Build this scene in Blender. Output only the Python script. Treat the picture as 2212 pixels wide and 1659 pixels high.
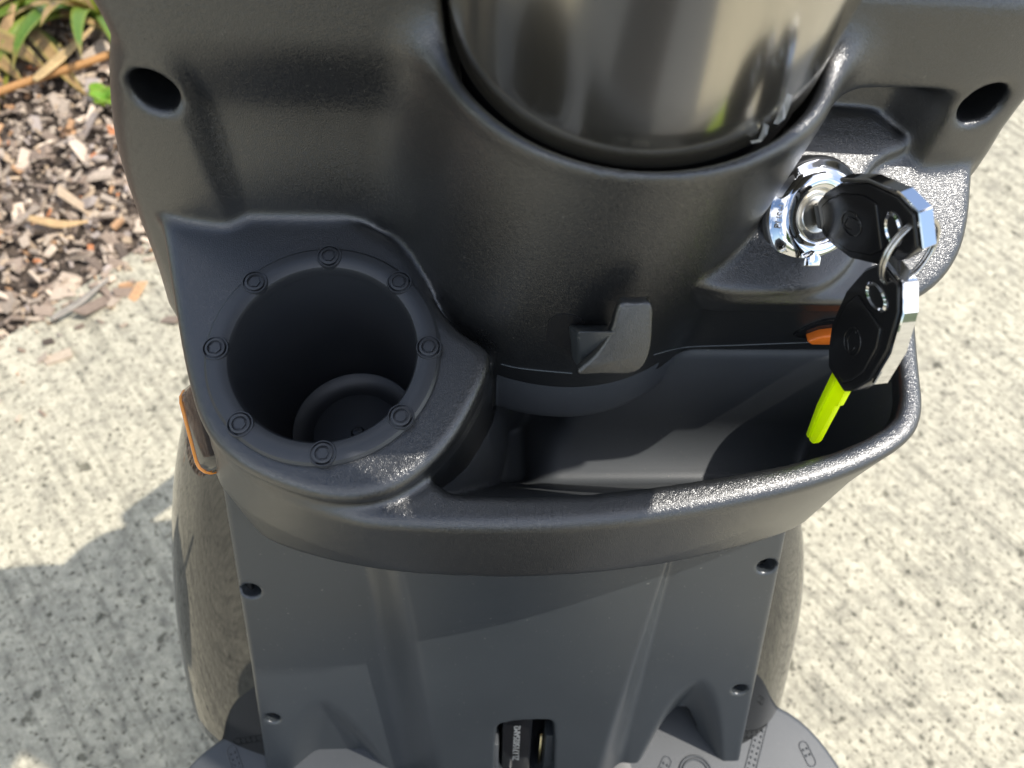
import bpy, bmesh, math, random
import numpy as np
from mathutils import Vector, Matrix
from mathutils.bvhtree import BVHTree

for o in list(bpy.data.objects):
    bpy.data.objects.remove(o)
SC = bpy.context.scene
COL = SC.collection
R = math.radians
rng = np.random.default_rng(7)
random.seed(7)

# ------------------------------------------------------------------ camera
CAM_POS = np.array([-.04, 0., 1.0])
def rotm(ax, a):
    c, s = math.cos(a), math.sin(a)
    return np.array({'x': [[1, 0, 0], [0, c, -s], [0, s, c]],
                     'y': [[c, 0, s], [0, 1, 0], [-s, 0, c]],
                     'z': [[c, -s, 0], [s, c, 0], [0, 0, 1]]}[ax])
CAM_M = rotm('x', R(30)) @ rotm('y', R(-2.5))
cd = bpy.data.cameras.new('camera')
cd.sensor_width = 36; cd.lens = 26
cd.clip_start = .01; cd.clip_end = 2000
cd.dof.use_dof = True; cd.dof.focus_distance = .37; cd.dof.aperture_fstop = 8.5
cam = bpy.data.objects.new('camera', cd); COL.objects.link(cam)
mm = Matrix([list(CAM_M[i]) + [CAM_POS[i]] for i in range(3)] + [[0, 0, 0, 1]])
cam.matrix_world = mm
SC.camera = cam

# ------------------------------------------------------------------ sky and sun
SUN_EL, SUN_AZ = R(56), R(5)      # azimuth from +X towards +Y
sdir = Vector((math.cos(SUN_EL)*math.cos(SUN_AZ), math.cos(SUN_EL)*math.sin(SUN_AZ), math.sin(SUN_EL)))
W = bpy.data.worlds.new('World'); SC.world = W; W.use_nodes = True
nt = W.node_tree; nt.nodes.clear()
wo = nt.nodes.new('ShaderNodeOutputWorld'); bg = nt.nodes.new('ShaderNodeBackground')
sky = nt.nodes.new('ShaderNodeTexSky'); sky.sky_type = 'NISHITA'; sky.sun_disc = False
sky.sun_elevation = SUN_EL; sky.sun_rotation = R(90) - SUN_AZ
sky.air_density = 1.0; sky.dust_density = .6; sky.ozone_density = 1.2
tc = nt.nodes.new('ShaderNodeTexCoord')
nz = nt.nodes.new('ShaderNodeTexNoise'); nz.inputs['Scale'].default_value = 2.6
nz.inputs['Detail'].default_value = 7; nz.inputs['Roughness'].default_value = .58
rp = nt.nodes.new('ShaderNodeValToRGB')
rp.color_ramp.elements[0].position = .48; rp.color_ramp.elements[0].color = (0, 0, 0, 1)
rp.color_ramp.elements[1].position = .60; rp.color_ramp.elements[1].color = (.75, .75, .75, 1)
mx = nt.nodes.new('ShaderNodeMixRGB'); mx.inputs['Color2'].default_value = (14, 14, 14, 1)
nt.links.new(tc.outputs['Generated'], nz.inputs['Vector'])
nt.links.new(nz.outputs['Fac'], rp.inputs['Fac'])
nt.links.new(rp.outputs['Color'], mx.inputs['Fac'])
nt.links.new(sky.outputs['Color'], mx.inputs['Color1'])
nt.links.new(mx.outputs['Color'], bg.inputs['Color'])
bg.inputs['Strength'].default_value = .15
nt.links.new(bg.outputs['Background'], wo.inputs['Surface'])
sl = bpy.data.lights.new('sun', 'SUN'); sl.energy = 3.6; sl.angle = R(.55); sl.color = (1, .955, .88)
so = bpy.data.objects.new('sun', sl); COL.objects.link(so)
so.rotation_euler = sdir.to_track_quat('Z', 'Y').to_euler(); so.location = (3, 1, 5)
SC.view_settings.view_transform = 'Standard'; SC.view_settings.look = 'None'
SC.view_settings.exposure = .44; SC.view_settings.gamma = 1
SC.render.engine = 'CYCLES'

# ------------------------------------------------------------------ measuring helpers
FPX = cd.lens/36*2212
def ray(u, v): return CAM_M @ np.array([(u-1106)/FPX, (829.5-v)/FPX, -1.])
def dep(u, v, d): return CAM_POS + ray(u, v)*d
def on(u, v, p0, n):
    r = ray(u, v); n = np.asarray(n, float); p0 = np.asarray(p0, float)
    return CAM_POS + r*(((p0-CAM_POS) @ n)/(r @ n))
def onZ(u, v, z): return on(u, v, (0, 0, z), (0, 0, 1))
def onY(u, v, y): return on(u, v, (0, y, 0), (0, 1, 0))
def nrm(v): v = np.asarray(v, float); return v/np.linalg.norm(v)
V = lambda p: Vector([float(c) for c in p])

# ------------------------------------------------------------------ materials
def mat(name):
    m = bpy.data.materials.new(name); m.use_nodes = True
    n = m.node_tree; b = n.nodes['Principled BSDF']
    return m, n, b
def node(n, t, **kw):
    x = n.nodes.new(t)
    for k, v in kw.items():
        if k in x.inputs: x.inputs[k].default_value = v
        else: setattr(x, k, v)
    return x
def plastic(name, col, rough, grain=0, gscale=900, spec=.5, dust=0, var=.15, coat=0, metal=0, gdist=.00025, ior=1.5):
    m, n, b = mat(name)
    b.inputs['Roughness'].default_value = rough; b.inputs['Metallic'].default_value = metal
    b.inputs['Specular IOR Level'].default_value = spec
    b.inputs['IOR'].default_value = ior
    b.inputs['Coat Weight'].default_value = coat; b.inputs['Coat Roughness'].default_value = .03
    t = node(n, 'ShaderNodeTexCoord'); L = n.links.new
    big = node(n, 'ShaderNodeTexNoise', Scale=14, Detail=4, Roughness=.6)
    L(t.outputs['Object'], big.inputs['Vector'])
    mr = node(n, 'ShaderNodeMapRange'); mr.inputs['To Min'].default_value = 1-var; mr.inputs['To Max'].default_value = 1+var
    L(big.outputs['Fac'], mr.inputs['Value'])
    mul = node(n, 'ShaderNodeMixRGB', blend_type='MULTIPLY'); mul.inputs['Fac'].default_value = 1
    mul.inputs['Color1'].default_value = (*col, 1); L(mr.outputs['Result'], mul.inputs['Color2'])
    colout = mul.outputs['Color']
    if dust:
        d = node(n, 'ShaderNodeTexNoise', Scale=420, Detail=2, Roughness=.5)
        L(t.outputs['Object'], d.inputs['Vector'])
        r = node(n, 'ShaderNodeValToRGB'); r.color_ramp.elements[0].position = .70; r.color_ramp.elements[1].position = .80
        r.color_ramp.elements[0].color = (0, 0, 0, 1); r.color_ramp.elements[1].color = (dust, dust, dust, 1)
        L(d.outputs['Fac'], r.inputs['Fac'])
        mx = node(n, 'ShaderNodeMixRGB'); mx.inputs['Color2'].default_value = (.28, .27, .24, 1)
        L(r.outputs['Color'], mx.inputs['Fac']); L(colout, mx.inputs['Color1']); colout = mx.outputs['Color']
    L(colout, b.inputs['Base Color'])
    rr = node(n, 'ShaderNodeMapRange'); rr.inputs['To Min'].default_value = rough*.85; rr.inputs['To Max'].default_value = rough*1.15
    L(big.outputs['Fac'], rr.inputs['Value']); L(rr.outputs['Result'], b.inputs['Roughness'])
    if grain:
        w = node(n, 'ShaderNodeTexNoise', Scale=gscale*.35, Detail=1)
        L(t.outputs['Object'], w.inputs['Vector'])
        ad = node(n, 'ShaderNodeMixRGB', blend_type='ADD'); ad.inputs['Fac'].default_value = .0022
        L(t.outputs['Object'], ad.inputs['Color1']); L(w.outputs['Color'], ad.inputs['Color2'])
        vo = node(n, 'ShaderNodeTexVoronoi', feature='DISTANCE_TO_EDGE', Scale=gscale)
        L(ad.outputs['Color'], vo.inputs['Vector'])
        sm = node(n, 'ShaderNodeMapRange', interpolation_type='SMOOTHSTEP'); sm.inputs['From Max'].default_value = .28
        L(vo.outputs['Distance'], sm.inputs['Value'])
        bp = node(n, 'ShaderNodeBump', Strength=grain, Distance=gdist)
        L(sm.outputs['Result'], bp.inputs['Height']); L(bp.outputs['Normal'], b.inputs['Normal'])
    return m
M_GRAIN = plastic('black_grained_plastic', (.013, .0135, .014), .29, grain=.40, gscale=1300, spec=1.0, ior=1.6, gdist=.00012, dust=.18)
M_SATIN = plastic('satin_grey_black_plastic', (.036, .041, .045), .31, grain=.10, gscale=1100, dust=.5, spec=.85, ior=1.5)
M_RUBBER = plastic('charcoal_rubber', (.026, .028, .032), .42, grain=.10, gscale=1500, spec=.9)
M_MAT = plastic('grey_floor_rubber', (.06, .064, .068), .48, grain=.15, gscale=900, dust=.25)
M_LINER = plastic('smooth_tray_liner', (.062, .067, .072), .50, spec=.6, grain=.12, gscale=1500, dust=.3)
M_DARK = plastic('deep_black_plastic', (.012, .012, .013), .45)
M_GLOSS = plastic('gloss_black_plastic', (.010, .010, .011), .10, spec=.6, var=.05)
M_BOW = plastic('semi_gloss_black_key_plastic', (.013, .013, .014), .24, spec=.5, var=.08)
M_CHROME = plastic('chrome', (.82, .82, .83), .05, metal=1, var=.02)
M_STEEL = plastic('brushed_steel', (.62, .60, .56), .22, metal=1, var=.05)
M_CORE = plastic('lock_core_metal', (.80, .77, .70), .28, metal=1, var=.05)
M_BRONZE = plastic('bronze_grey_metallic_paint', (.52, .49, .43), .16, metal=.95, coat=.2, var=.05)
M_FAIR = plastic('mirror_gloss_grey_paint', (.014, .014, .013), .02, metal=.0, coat=0, spec=.7, var=.05)
M_ORANGE = plastic('orange_plastic', (.80, .18, .02), .35, var=.05)
M_AMBER = plastic('amber_lens', (.85, .28, .02), .12, coat=.6, var=.05)
M_NEON = plastic('neon_yellow_plastic', (.62, .95, .0), .30, var=.02)
def neon():
    m, n, b = mat('neon_yellow_plastic'); b.inputs['Base Color'].default_value = (.86, 1, .0, 1); b.inputs['Roughness'].default_value = .35
    tr = node(n, 'ShaderNodeBsdfTranslucent'); tr.inputs['Color'].default_value = (.85, 1, .0, 1)
    ms = node(n, 'ShaderNodeMixShader'); ms.inputs['Fac'].default_value = .45
    n.links.new(b.outputs['BSDF'], ms.inputs[1]); n.links.new(tr.outputs['BSDF'], ms.inputs[2]); n.links.new(ms.outputs['Shader'], n.nodes['Material Output'].inputs['Surface'])
    return m
M_NEON = neon()
M_TYRE = plastic('tyre_rubber', (.02, .02, .02), .7)
M_SEAT = plastic('black_seat_vinyl', (.02, .02, .021), .45, grain=.4, gscale=500)
M_BRASS = plastic('brass_contact', (.75, .62, .33), .25, metal=1)
M_PRINT = plastic('grey_stamped_print', (.25, .26, .26), .6)

# ------------------------------------------------------------------ object helpers
def link(o, parent=None):
    COL.objects.link(o)
    if parent is not None:
        o.parent = parent
        if parent.type == 'EMPTY': o.matrix_parent_inverse = Matrix.Translation(-parent.location)
    return o
def mesh_np(name, verts, faces, m, parent=None, smooth=True):
    """faces: (n,k) int array or a list of tuples"""
    me = bpy.data.meshes.new(name)
    if isinstance(faces, np.ndarray):
        k = faces.shape[1]; n = len(faces)
        me.vertices.add(len(verts)); me.vertices.foreach_set('co', np.asarray(verts, np.float32).ravel())
        me.loops.add(n*k); me.loops.foreach_set('vertex_index', faces.astype(np.int32).ravel())
        me.polygons.add(n); me.polygons.foreach_set('loop_start', np.arange(0, n*k, k, dtype=np.int32))
        me.update(calc_edges=True)
    else:
        me.from_pydata([tuple(map(float, p)) for p in verts], [], faces); me.update()
    me.validate()
    me.polygons.foreach_set('use_smooth', np.full(len(me.polygons), smooth))
    if m is not None: me.materials.append(m)
    return link(bpy.data.objects.new(name, me), parent)
def bm_obj(name, bm, m, parent=None, smooth=True, angle=None):
    bmesh.ops.recalc_face_normals(bm, faces=bm.faces)
    me = bpy.data.meshes.new(name); bm.to_mesh(me); bm.free()
    me.polygons.foreach_set('use_smooth', np.full(len(me.polygons), smooth))
    if angle is not None:
        me.set_sharp_from_angle(angle=angle)
    me.materials.append(m)
    return link(bpy.data.objects.new(name, me), parent)
def empty(name, loc, label, cat, group=None):
    o = bpy.data.objects.new(name, None); o.location = V(loc); o.empty_display_size = .05
    COL.objects.link(o); o['label'] = label; o['category'] = cat
    if group: o['group'] = group
    return o
def frame(o, x, y, z):
    x, y, z, o = map(lambda a: np.asarray(a, float), (x, y, z, o))
    return Matrix([[x[i], y[i], z[i], o[i]] for i in range(3)] + [[0, 0, 0, 1]])
def lathe(name, prof, fr, m, parent=None, n=96, angle=R(35), closed=False):
    """prof: list of (r, h) in the local frame fr"""
    vs, fs = [], []
    for r, h in prof:
        for i in range(n):
            a = 2*math.pi*i/n
            vs.append(fr @ Vector((r*math.cos(a), r*math.sin(a), h)))
    k = len(prof)
    for j in range(k if closed else k-1):
        for i in range(n):
            a, b = j*n+i, j*n+(i+1) % n
            jj = (j+1) % k
            fs.append((a, b, jj*n+(i+1) % n, jj*n+i))
    bm = bmesh.new()
    bv = [bm.verts.new(v) for v in vs]
    for f in fs: bm.faces.new([bv[i] for i in f])
    bmesh.ops.remove_doubles(bm, verts=bm.verts, dist=1e-6)
    return bm_obj(name, bm, m, parent, True, angle)
def catmull(pts, n=8, closed=False):
    P = np.asarray(pts, float); out = []
    m = len(P); seg = m if closed else m-1
    for i in range(seg):
        if closed: p0, p1, p2, p3 = P[i-1], P[i], P[(i+1) % m], P[(i+2) % m]
        else: p0, p1, p2, p3 = P[max(i-1, 0)], P[i], P[i+1], P[min(i+2, m-1)]
        for t in np.linspace(0, 1, n, endpoint=False):
            out.append(.5*((2*p1)+(-p0+p2)*t+(2*p0-5*p1+4*p2-p3)*t*t+(-p0+3*p1-3*p2+p3)*t**3))
    if not closed: out.append(P[-1])
    return np.array(out)
def tube_bm(bm, pts, rad, n=8, closed=False):
    P = np.asarray(pts, float); m = len(P); rings = []
    up = None
    for i in range(m):
        if closed: t = P[(i+1) % m]-P[i-1]
        else: t = P[min(i+1, m-1)]-P[max(i-1, 0)]
        t = nrm(t)
        if up is None:
            up = np.cross(t, [0.3, .2, 1]); up = nrm(up)
        up = nrm(up - t*(up @ t)); w = np.cross(t, up)
        r = rad[i] if hasattr(rad, '__len__') else rad
        rings.append([bm.verts.new(V(P[i]+r*(up*math.cos(a)+w*math.sin(a)))) for a in np.linspace(0, 2*math.pi, n, endpoint=False)])
    for i in range(m if closed else m-1):
        A, B = rings[i], rings[(i+1) % m]
        for k in range(n): bm.faces.new((A[k], A[(k+1) % n], B[(k+1) % n], B[k]))
    if not closed:
        bm.faces.new(rings[0][::-1]); bm.faces.new(rings[-1])
def tube(name, pts, rad, m, parent=None, n=8, closed=False):
    bm = bmesh.new(); tube_bm(bm, pts, rad, n, closed)
    return bm_obj(name, bm, m, parent)
def prism(name, poly, z0, z1, fr, m, parent=None, bevel=0, seg=2, taper=None, angle=R(40)):
    """polygon (local xy) from z0 to z1; bevelled edges"""
    bm = bmesh.new(); n = len(poly)
    a = [bm.verts.new((p[0], p[1], z0)) for p in poly]
    t = taper if taper else poly
    b = [bm.verts.new((p[0], p[1], z1)) for p in t]
    bm.faces.new(a[::-1]); bm.faces.new(b)
    for i in range(n): bm.faces.new((a[i], a[(i+1) % n], b[(i+1) % n], b[i]))
    bmesh.ops.recalc_face_normals(bm, faces=bm.faces)
    if bevel:
        ed = [e for e in bm.edges if e.calc_face_angle(0) > R(30)]
        bmesh.ops.bevel(bm, geom=ed, offset=bevel, segments=seg, affect='EDGES', profile=.5)
    bm.transform(fr)
    return bm_obj(name, bm, m, parent, True, angle)
def stadium(cx, cy, hl, r, ang=0, n=8):
    pts = []
    for s in (1, -1):
        for a in np.linspace(-math.pi/2, math.pi/2, n):
            x = s*(hl + r*math.cos(a)); y = s*r*math.sin(a)
            pts.append((cx+x*math.cos(ang)-y*math.sin(ang), cy+x*math.sin(ang)+y*math.cos(ang)))
    return pts

# ------------------------------------------------------------------ signed-distance mesher (moulded plastic with fillets)
class Poly2:
    """signed distance to a closed 2-D polygon, sampled on a grid"""
    def __init__(s, pts, smooth=2, h=.001, pad=.03):
        P = np.asarray(pts, float)
        for _ in range(smooth):
            Q = np.roll(P, -1, 0); P = np.stack([.75*P+.25*Q, .25*P+.75*Q], 1).reshape(-1, 2)
        s.P = P; s.h = h; s.lo = P.min(0)-pad; hi = P.max(0)+pad
        nx, ny = np.ceil((hi-s.lo)/h).astype(int)+1
        gx, gy = np.meshgrid(s.lo[0]+np.arange(nx)*h, s.lo[1]+np.arange(ny)*h, indexing='ij')
        d2 = np.full(gx.shape, 1e9); ins = np.zeros(gx.shape, bool)
        for a, b in zip(P, np.roll(P, -1, 0)):
            e = b-a; L = e @ e
            if L < 1e-14: continue
            wx, wy = gx-a[0], gy-a[1]; t = np.clip((wx*e[0]+wy*e[1])/L, 0, 1)
            d2 = np.minimum(d2, (wx-t*e[0])**2+(wy-t*e[1])**2)
            c = ((a[1] <= gy) & (b[1] > gy)) | ((b[1] <= gy) & (a[1] > gy))
            if e[1] != 0: ins ^= c & (gx < a[0]+(gy-a[1])/e[1]*e[0])
        D = np.sqrt(d2)*np.where(ins, -1, 1)
        for _ in range(3):
            D[1:-1] = .25*D[:-2]+.5*D[1:-1]+.25*D[2:]; D[:, 1:-1] = .25*D[:, :-2]+.5*D[:, 1:-1]+.25*D[:, 2:]
        s.D = D.astype(np.float32)
    def __call__(s, x, y):
        fx = (x-s.lo[0])/s.h; fy = (y-s.lo[1])/s.h
        nx, ny = s.D.shape
        cx = np.clip(fx, 0, nx-1.001); cy = np.clip(fy, 0, ny-1.001)
        out = np.hypot(fx-cx, fy-cy)*s.h
        i = cx.astype(int); j = cy.astype(int); a = cx-i; b = cy-j; D = s.D
        return D[i, j]*(1-a)*(1-b)+D[i+1, j]*a*(1-b)+D[i, j+1]*(1-a)*b+D[i+1, j+1]*a*b + out
def smin(a, b, k):
    h = np.clip(.5+.5*(b-a)/k, 0, 1); return b+(a-b)*h-k*h*(1-h)
def smax(a, b, k): return -smin(-a, -b, k)
def rex(d2, dz, r):
    a, b = d2+r, dz+r
    return np.minimum(np.maximum(a, b), 0)+np.hypot(np.maximum(a, 0), np.maximum(b, 0))-r
def sstep(e0, e1, x):
    t = np.clip((x-e0)/(e1-e0), 0, 1); return t*t*(3-2*t)
def sdf_mesh(f, lo, hi, h, B=8):
    lo = np.array(lo, float); n = np.ceil((np.array(hi)-lo)/h/B).astype(int)
    N = n*B+1
    F = np.empty(N, np.float32)
    ctr = [lo[k]+(np.arange(n[k])+.5)*B*h for k in range(3)]
    gx, gy, gz = np.meshgrid(*ctr, indexing='ij')
    fc = f(gx.ravel(), gy.ravel(), gz.ravel()).reshape(n)
    big = np.repeat(np.repeat(np.repeat(fc, B, 0), B, 1), B, 2)
    F[:-1, :-1, :-1] = big; F[-1] = 1; F[:, -1] = 1; F[:, :, -1] = 1
    act = np.argwhere(np.abs(fc) < B*h*1.25)
    o = np.arange(B+1); ox, oy, oz = np.meshgrid(o, o, o, indexing='ij')
    ox, oy, oz = ox.ravel(), oy.ravel(), oz.ravel()
    for s in range(0, len(act), 400):
        a = act[s:s+400]*B
        I = (a[:, 0, None]+ox).ravel(); J = (a[:, 1, None]+oy).ravel(); K = (a[:, 2, None]+oz).ravel()
        F[I, J, K] = f(lo[0]+I*h, lo[1]+J*h, lo[2]+K*h)
    S = F < 0
    c = np.zeros(np.array(S.shape)-1, np.uint8)
    for i in (0, 1):
        for j in (0, 1):
            for k in (0, 1):
                c += S[i:S.shape[0]-1+i, j:S.shape[1]-1+j, k:S.shape[2]-1+k]
    cells = np.argwhere((c > 0) & (c < 8))
    idx = np.full(c.shape, -1, np.int32); idx[tuple(cells.T)] = np.arange(len(cells))
    acc = np.zeros((len(cells), 3)); cnt = np.zeros(len(cells))
    for ax in range(3):
        o1, o2 = [a for a in range(3) if a != ax]
        for p in (0, 1):
            for q in (0, 1):
                A = cells.copy(); A[:, o1] += p; A[:, o2] += q
                Bc = A.copy(); Bc[:, ax] += 1
                fa = F[tuple(A.T)]; fb = F[tuple(Bc.T)]
                m = (fa < 0) != (fb < 0)
                t = fa[m]/(fa[m]-fb[m]); pt = A[m].astype(float); pt[:, ax] += t
                acc[m] += pt; cnt[m] += 1
    Vt = lo + acc/cnt[:, None]*h
    faces = []
    for ax in range(3):
        o1, o2 = (ax+1) % 3, (ax+2) % 3
        sl0 = [slice(None)]*3; sl1 = [slice(None)]*3
        sl0[ax] = slice(0, -1); sl1[ax] = slice(1, None)
        s0, s1 = S[tuple(sl0)], S[tuple(sl1)]
        E = np.argwhere(s0 != s1)
        E = E[(E[:, o1] > 0) & (E[:, o2] > 0) & (E[:, o1] < c.shape[o1]) & (E[:, o2] < c.shape[o2])]
        flip = s0[tuple(E.T)]
        q = []
        for d1, d2 in ((-1, -1), (0, -1), (0, 0), (-1, 0)):
            G = E.copy(); G[:, o1] += d1; G[:, o2] += d2; q.append(idx[tuple(G.T)])
        q = np.stack(q, 1); q[~flip] = q[~flip][:, ::-1]
        faces.append(q[(q >= 0).all(1)])
    faces = np.concatenate(faces)
    e = h*.35
    for _ in range(3):
        x, y, z = Vt.T
        v = f(x, y, z)
        g = np.stack([f(x+e, y, z)-f(x-e, y, z), f(x, y+e, z)-f(x, y-e, z), f(x, y, z+e)-f(x, y, z-e)], 1)/(2*e)
        st = g*(v/np.maximum((g*g).sum(1), .15))[:, None]
        l = np.linalg.norm(st, axis=1); st *= np.minimum(1, .5*h/np.maximum(l, 1e-9))[:, None]
        Vt = Vt-st
    return Vt, faces
BV = {}
def bvh(o):
    me = o.data
    BV[o.name] = BVHTree.FromPolygons([v.co for v in me.vertices], [tuple(p.vertices) for p in me.polygons])
def hit(o, u, v):
    """the point of the moulded body seen at a measured picture point, with its normal"""
    d = nrm(ray(u, v)); p, n, _, _ = BV[o.name].ray_cast(V(CAM_POS), V(d))
    return np.array(p), np.array(n)

# ================================================================== THE SCOOTER
SCOOTER = empty('scooter', (0, .2, 0), 'black scooter seen from above with cup holder, open tray and key in its lock', 'scooter')

# --- planes of the two shelves
T1 = R(11); RC = dep(700, 763, .34)                      # cup shelf, centre of the ring
E2 = np.array([0, math.cos(T1), math.sin(T1)]); N1 = np.array([0, -math.sin(T1), math.cos(T1)])
T2 = R(29); A2 = onY(2105, 350, .255)                    # lock shelf
F2 = np.array([0, math.cos(T2), math.sin(T2)]); N2 = nrm([.06, -math.sin(T2), math.cos(T2)])
F1 = nrm(np.cross(F2, N2)); F2 = np.cross(N2, F1)
def cup2(u, v): p = on(u, v, RC, N1)-RC; return (p[0], p @ E2)
def lock2(u, v, h=0): p = on(u, v, A2+N2*h, N2)-A2; return (p @ F1, p @ F2)
POD = Poly2([cup2(*q) for q in ((330, 440), (700, 440), (840, 505), (868, 528), (905, 570), (935, 640), (985, 708), (1064, 752), (1056, 800), (1030, 862), (982, 950), (905, 1030),
      (820, 1075), (720, 1084), (600, 1050), (498, 1000), (430, 925), (395, 800), (370, 650), (345, 485))], 2)
SHELF = Poly2([lock2(*q) for q in ((1650, 230), (1960, 260), (2112, 300), (2108, 350), (2098, 500), (2062, 585), (2000, 642), (1940, 658), (1730, 658), (1500, 655), (1480, 500))], 2)
PAD = Poly2([lock2(*q, .005) for q in ((1650, 230), (1900, 230), (1930, 275), (1972, 300), (1962, 325), (1915, 338), (1880, 370), (1866, 420), (1866, 520), (1846, 570), (1800, 615), (1738, 636), (1510, 634), (1470, 560))], 2)
BTOP = Poly2([(-.186, .30), (-.188, .24), (-.176, .18), (-.160, .147), (-.130, .124), (-.102, .1145), (-.084, .1098), (-.006, .1085), (.057, .1148), (.126, .1295), (.167, .148), (.181, .164),
      (.1870, .194), (.197, .235), (.197, .30)], 2)
BBOT = Poly2([(-.186, .30), (-.188, .22)] + [tuple(onZ(u, v_, .645)[:2]) for u, v_ in ((448, 1012), (520, 1098), (640, 1160), (760, 1202), (900, 1232), (1150, 1246), (1400, 1213), (1600, 1153), (1790, 1075), (1880, 1005))] + [(.177, .20), (.178, .30)], 2)
CAV = Poly2([(-.069, .1255), (-.005, .1225), (.056, .1290), (.120, .1410), (.154, .1545), (.1685, .167), (.1755, .196), (.180, .226), (.10, .226), (.06, .240), (-.03, .240), (-.036, .19), (-.05, .155)], 1)
wl = [onY(*q, .272) for q in ((255, 0), (243, 100), (248, 250), (270, 350), (300, 440), (345, 560), (372, 680))]
wr = [onY(*q, .268) for q in ((2108, 352), (2212, 172))]
WALL = Poly2([(-.215, .93)] + [(p[0], p[2]) for p in wl] + [(-.19, .60), (.186, .60), (.188, .72), (wr[0][0], wr[0][2]-.004), (wr[1][0], wr[1][2]), (.222, .843), (.14, .846), (-.05, .850), (-.09, .93)], 2)
AXC = nrm([-.056, -.234, .971]); PC = np.array([.0222, .271, .80]); RCOL = .072   # steering column
HL, HL_n = onY(330, 207, .252), None
HR = onY(2127, 235, .252)
def col_d(x, y, z):
    px, py, pz = x-PC[0], y-PC[1], z-PC[2]; t = px*AXC[0]+py*AXC[1]+pz*AXC[2]
    return np.sqrt(np.maximum(px*px+py*py+pz*pz-t*t, 0))
def upper(x, y, z):
    # wall with two soft recesses
    yw = .2485+.05*(z-.722)
    yw = yw + .055*np.maximum(np.abs(x)-.15, 0)**2/.05**2*.15
    rl = sstep(-.164, -.151, x)*(1-sstep(.782, .822, z))*(1-sstep(-.11, -.03, x))
    rr = (1-sstep(.140, .164, x))*(1-sstep(.793, .806, z))*sstep(.06, .07, x)
    yw = yw*(1-rl)+(.2545+.0065*sstep(.725, .785, z))*rl + .020*rr
    wall = rex(WALL(x, z), np.maximum(yw-y, y-.335), .009)*.8
    # bulge round the steering column
    k = np.clip((.81-z)/.11, 0, 1.2)
    cx = .0217-.013*k; R_ = .0802+.0108*k; cy = .2686+.008*k
    bul = np.hypot((x-cx)*np.where(x > cx, .97+.11*np.clip(k, 0, 1), .97), y-cy)-R_
    bul = rex(bul, np.maximum(z-.8195, .640-z), .005)
    d = smin(wall, bul, .020)
    # wall below the lock shelf
    und = rex(np.maximum.reduce([-.01-x, x-.176, .59-z, z-.735]), np.maximum(.213-y, y-.33), .012)
    d = smin(d, und, .006)
    # belly / tray
    t = np.clip((z-.643)/.042, 0, 1); t = t*(.8+.2*t)
    b2 = BBOT(x, y)*(1-t)+BTOP(x, y)*t
    # cup pod
    px, py, pz = x-RC[0], y-RC[1], z-RC[2]
    q = py*E2[1]+pz*E2[2]; hh = py*N1[1]+pz*N1[2]
    pod2 = POD(px, q)
    pod = rex(pod2, np.maximum(hh, .60-z), .0055)
    body = rex(np.maximum(b2, (.092+(.650-z)*.78-y)*.78), np.maximum(z-.685, .540-z), .0048)
    cav = np.maximum.reduce([CAV(x, y)+.008*np.clip((.68-z)/.08, 0, 1.4), (.1215+(.68-z)*.50-y)*.9, .553-z])
    xb = .040-.030*sstep(.635, .600, z)-.020*sstep(.60, .555, z)
    fill = smax(smax(smin(.211-(.672-z)*.12-y, (z-(.572+.45*(y-.172)))*.9, .016), xb-x, .010), z-.668, .004)
    cav = smax(cav, -fill, .006)
    cav = smax(cav, -(pod2-.0005), .003)
    cav = np.where(z > .9, 1, cav)
    body = smax(body, -cav, .0015)
    d = np.minimum(d, body)
    d = smin(d, pod, .004)
    # lock shelf with raised pad
    ax, ay, az = x-A2[0], y-A2[1], z-A2[2]
    a1 = ax*F1[0]+ay*F1[1]+az*F1[2]; a2 = ax*F2[0]+ay*F2[1]+az*F2[2]; a3 = ax*N2[0]+ay*N2[1]+az*N2[2]
    sh = rex(SHELF(a1, a2)-.10*np.minimum(a3, 0)*0, np.maximum(a3, -.03-a3), .004)
    pd = rex(PAD(a1, a2), np.maximum(a3-.005, -.02-a3), .0028)
    d = smin(d, smin(sh, pd, .003), .003)
    # opening for the column
    cd_ = col_d(x, y, z)
    op = np.maximum(cd_-.0737, .770-z)
    d = smax(d, -op, .003)
    # cup hole and screw wells
    cup = np.maximum(np.hypot(px-.02*hh*0, q+.17*np.minimum(hh, 0)*-1)-.0445, -.108-hh)
    d = np.maximum(d, -cup)
    dl = np.hypot(np.hypot(x-HL[0], z-HL[2]) , 0)-.0098
    d = smax(d, -np.maximum(dl, y-.30), .0025)
    dr = np.hypot(x-HR[0], z-HR[2])-.0098
    d = smax(d, -np.maximum(dr, y-.30), .0025)
    return d
v, f_ = sdf_mesh(upper, (-.235, .095, .53), (.245, .345, .945), .0014)
fcn = v[f_].mean(1); x_, y_, z_ = fcn.T
inl = (CAV(x_, y_) < .0045) & (z_ < .6765) & (z_ > .545) & (y_ > .112) & (y_ < .25)
inl &= POD(x_-RC[0], (y_-RC[1])*E2[1]+(z_-RC[2])*E2[2]) > .004
inl &= ~((z_ > .668) & (y_ > .20))
UP = mesh_np('leg_shield', v, f_, M_GRAIN, SCOOTER); bvh(UP)
me_ = UP.data
def keep(fsel):
    idx = np.unique(f_[fsel]); mp_ = np.full(len(v), -1); mp_[idx] = np.arange(len(idx)); return v[idx], mp_[f_[fsel]]
nrm_all = np.zeros(len(v)*3, np.float32); me_.vertices.foreach_get('normal', nrm_all); nrm_all = nrm_all.reshape(-1, 3)
ed_ = np.concatenate([f_[:, [0, 1]], f_[:, [1, 2]], f_[:, [2, 3]], f_[:, [3, 0]]])
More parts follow.
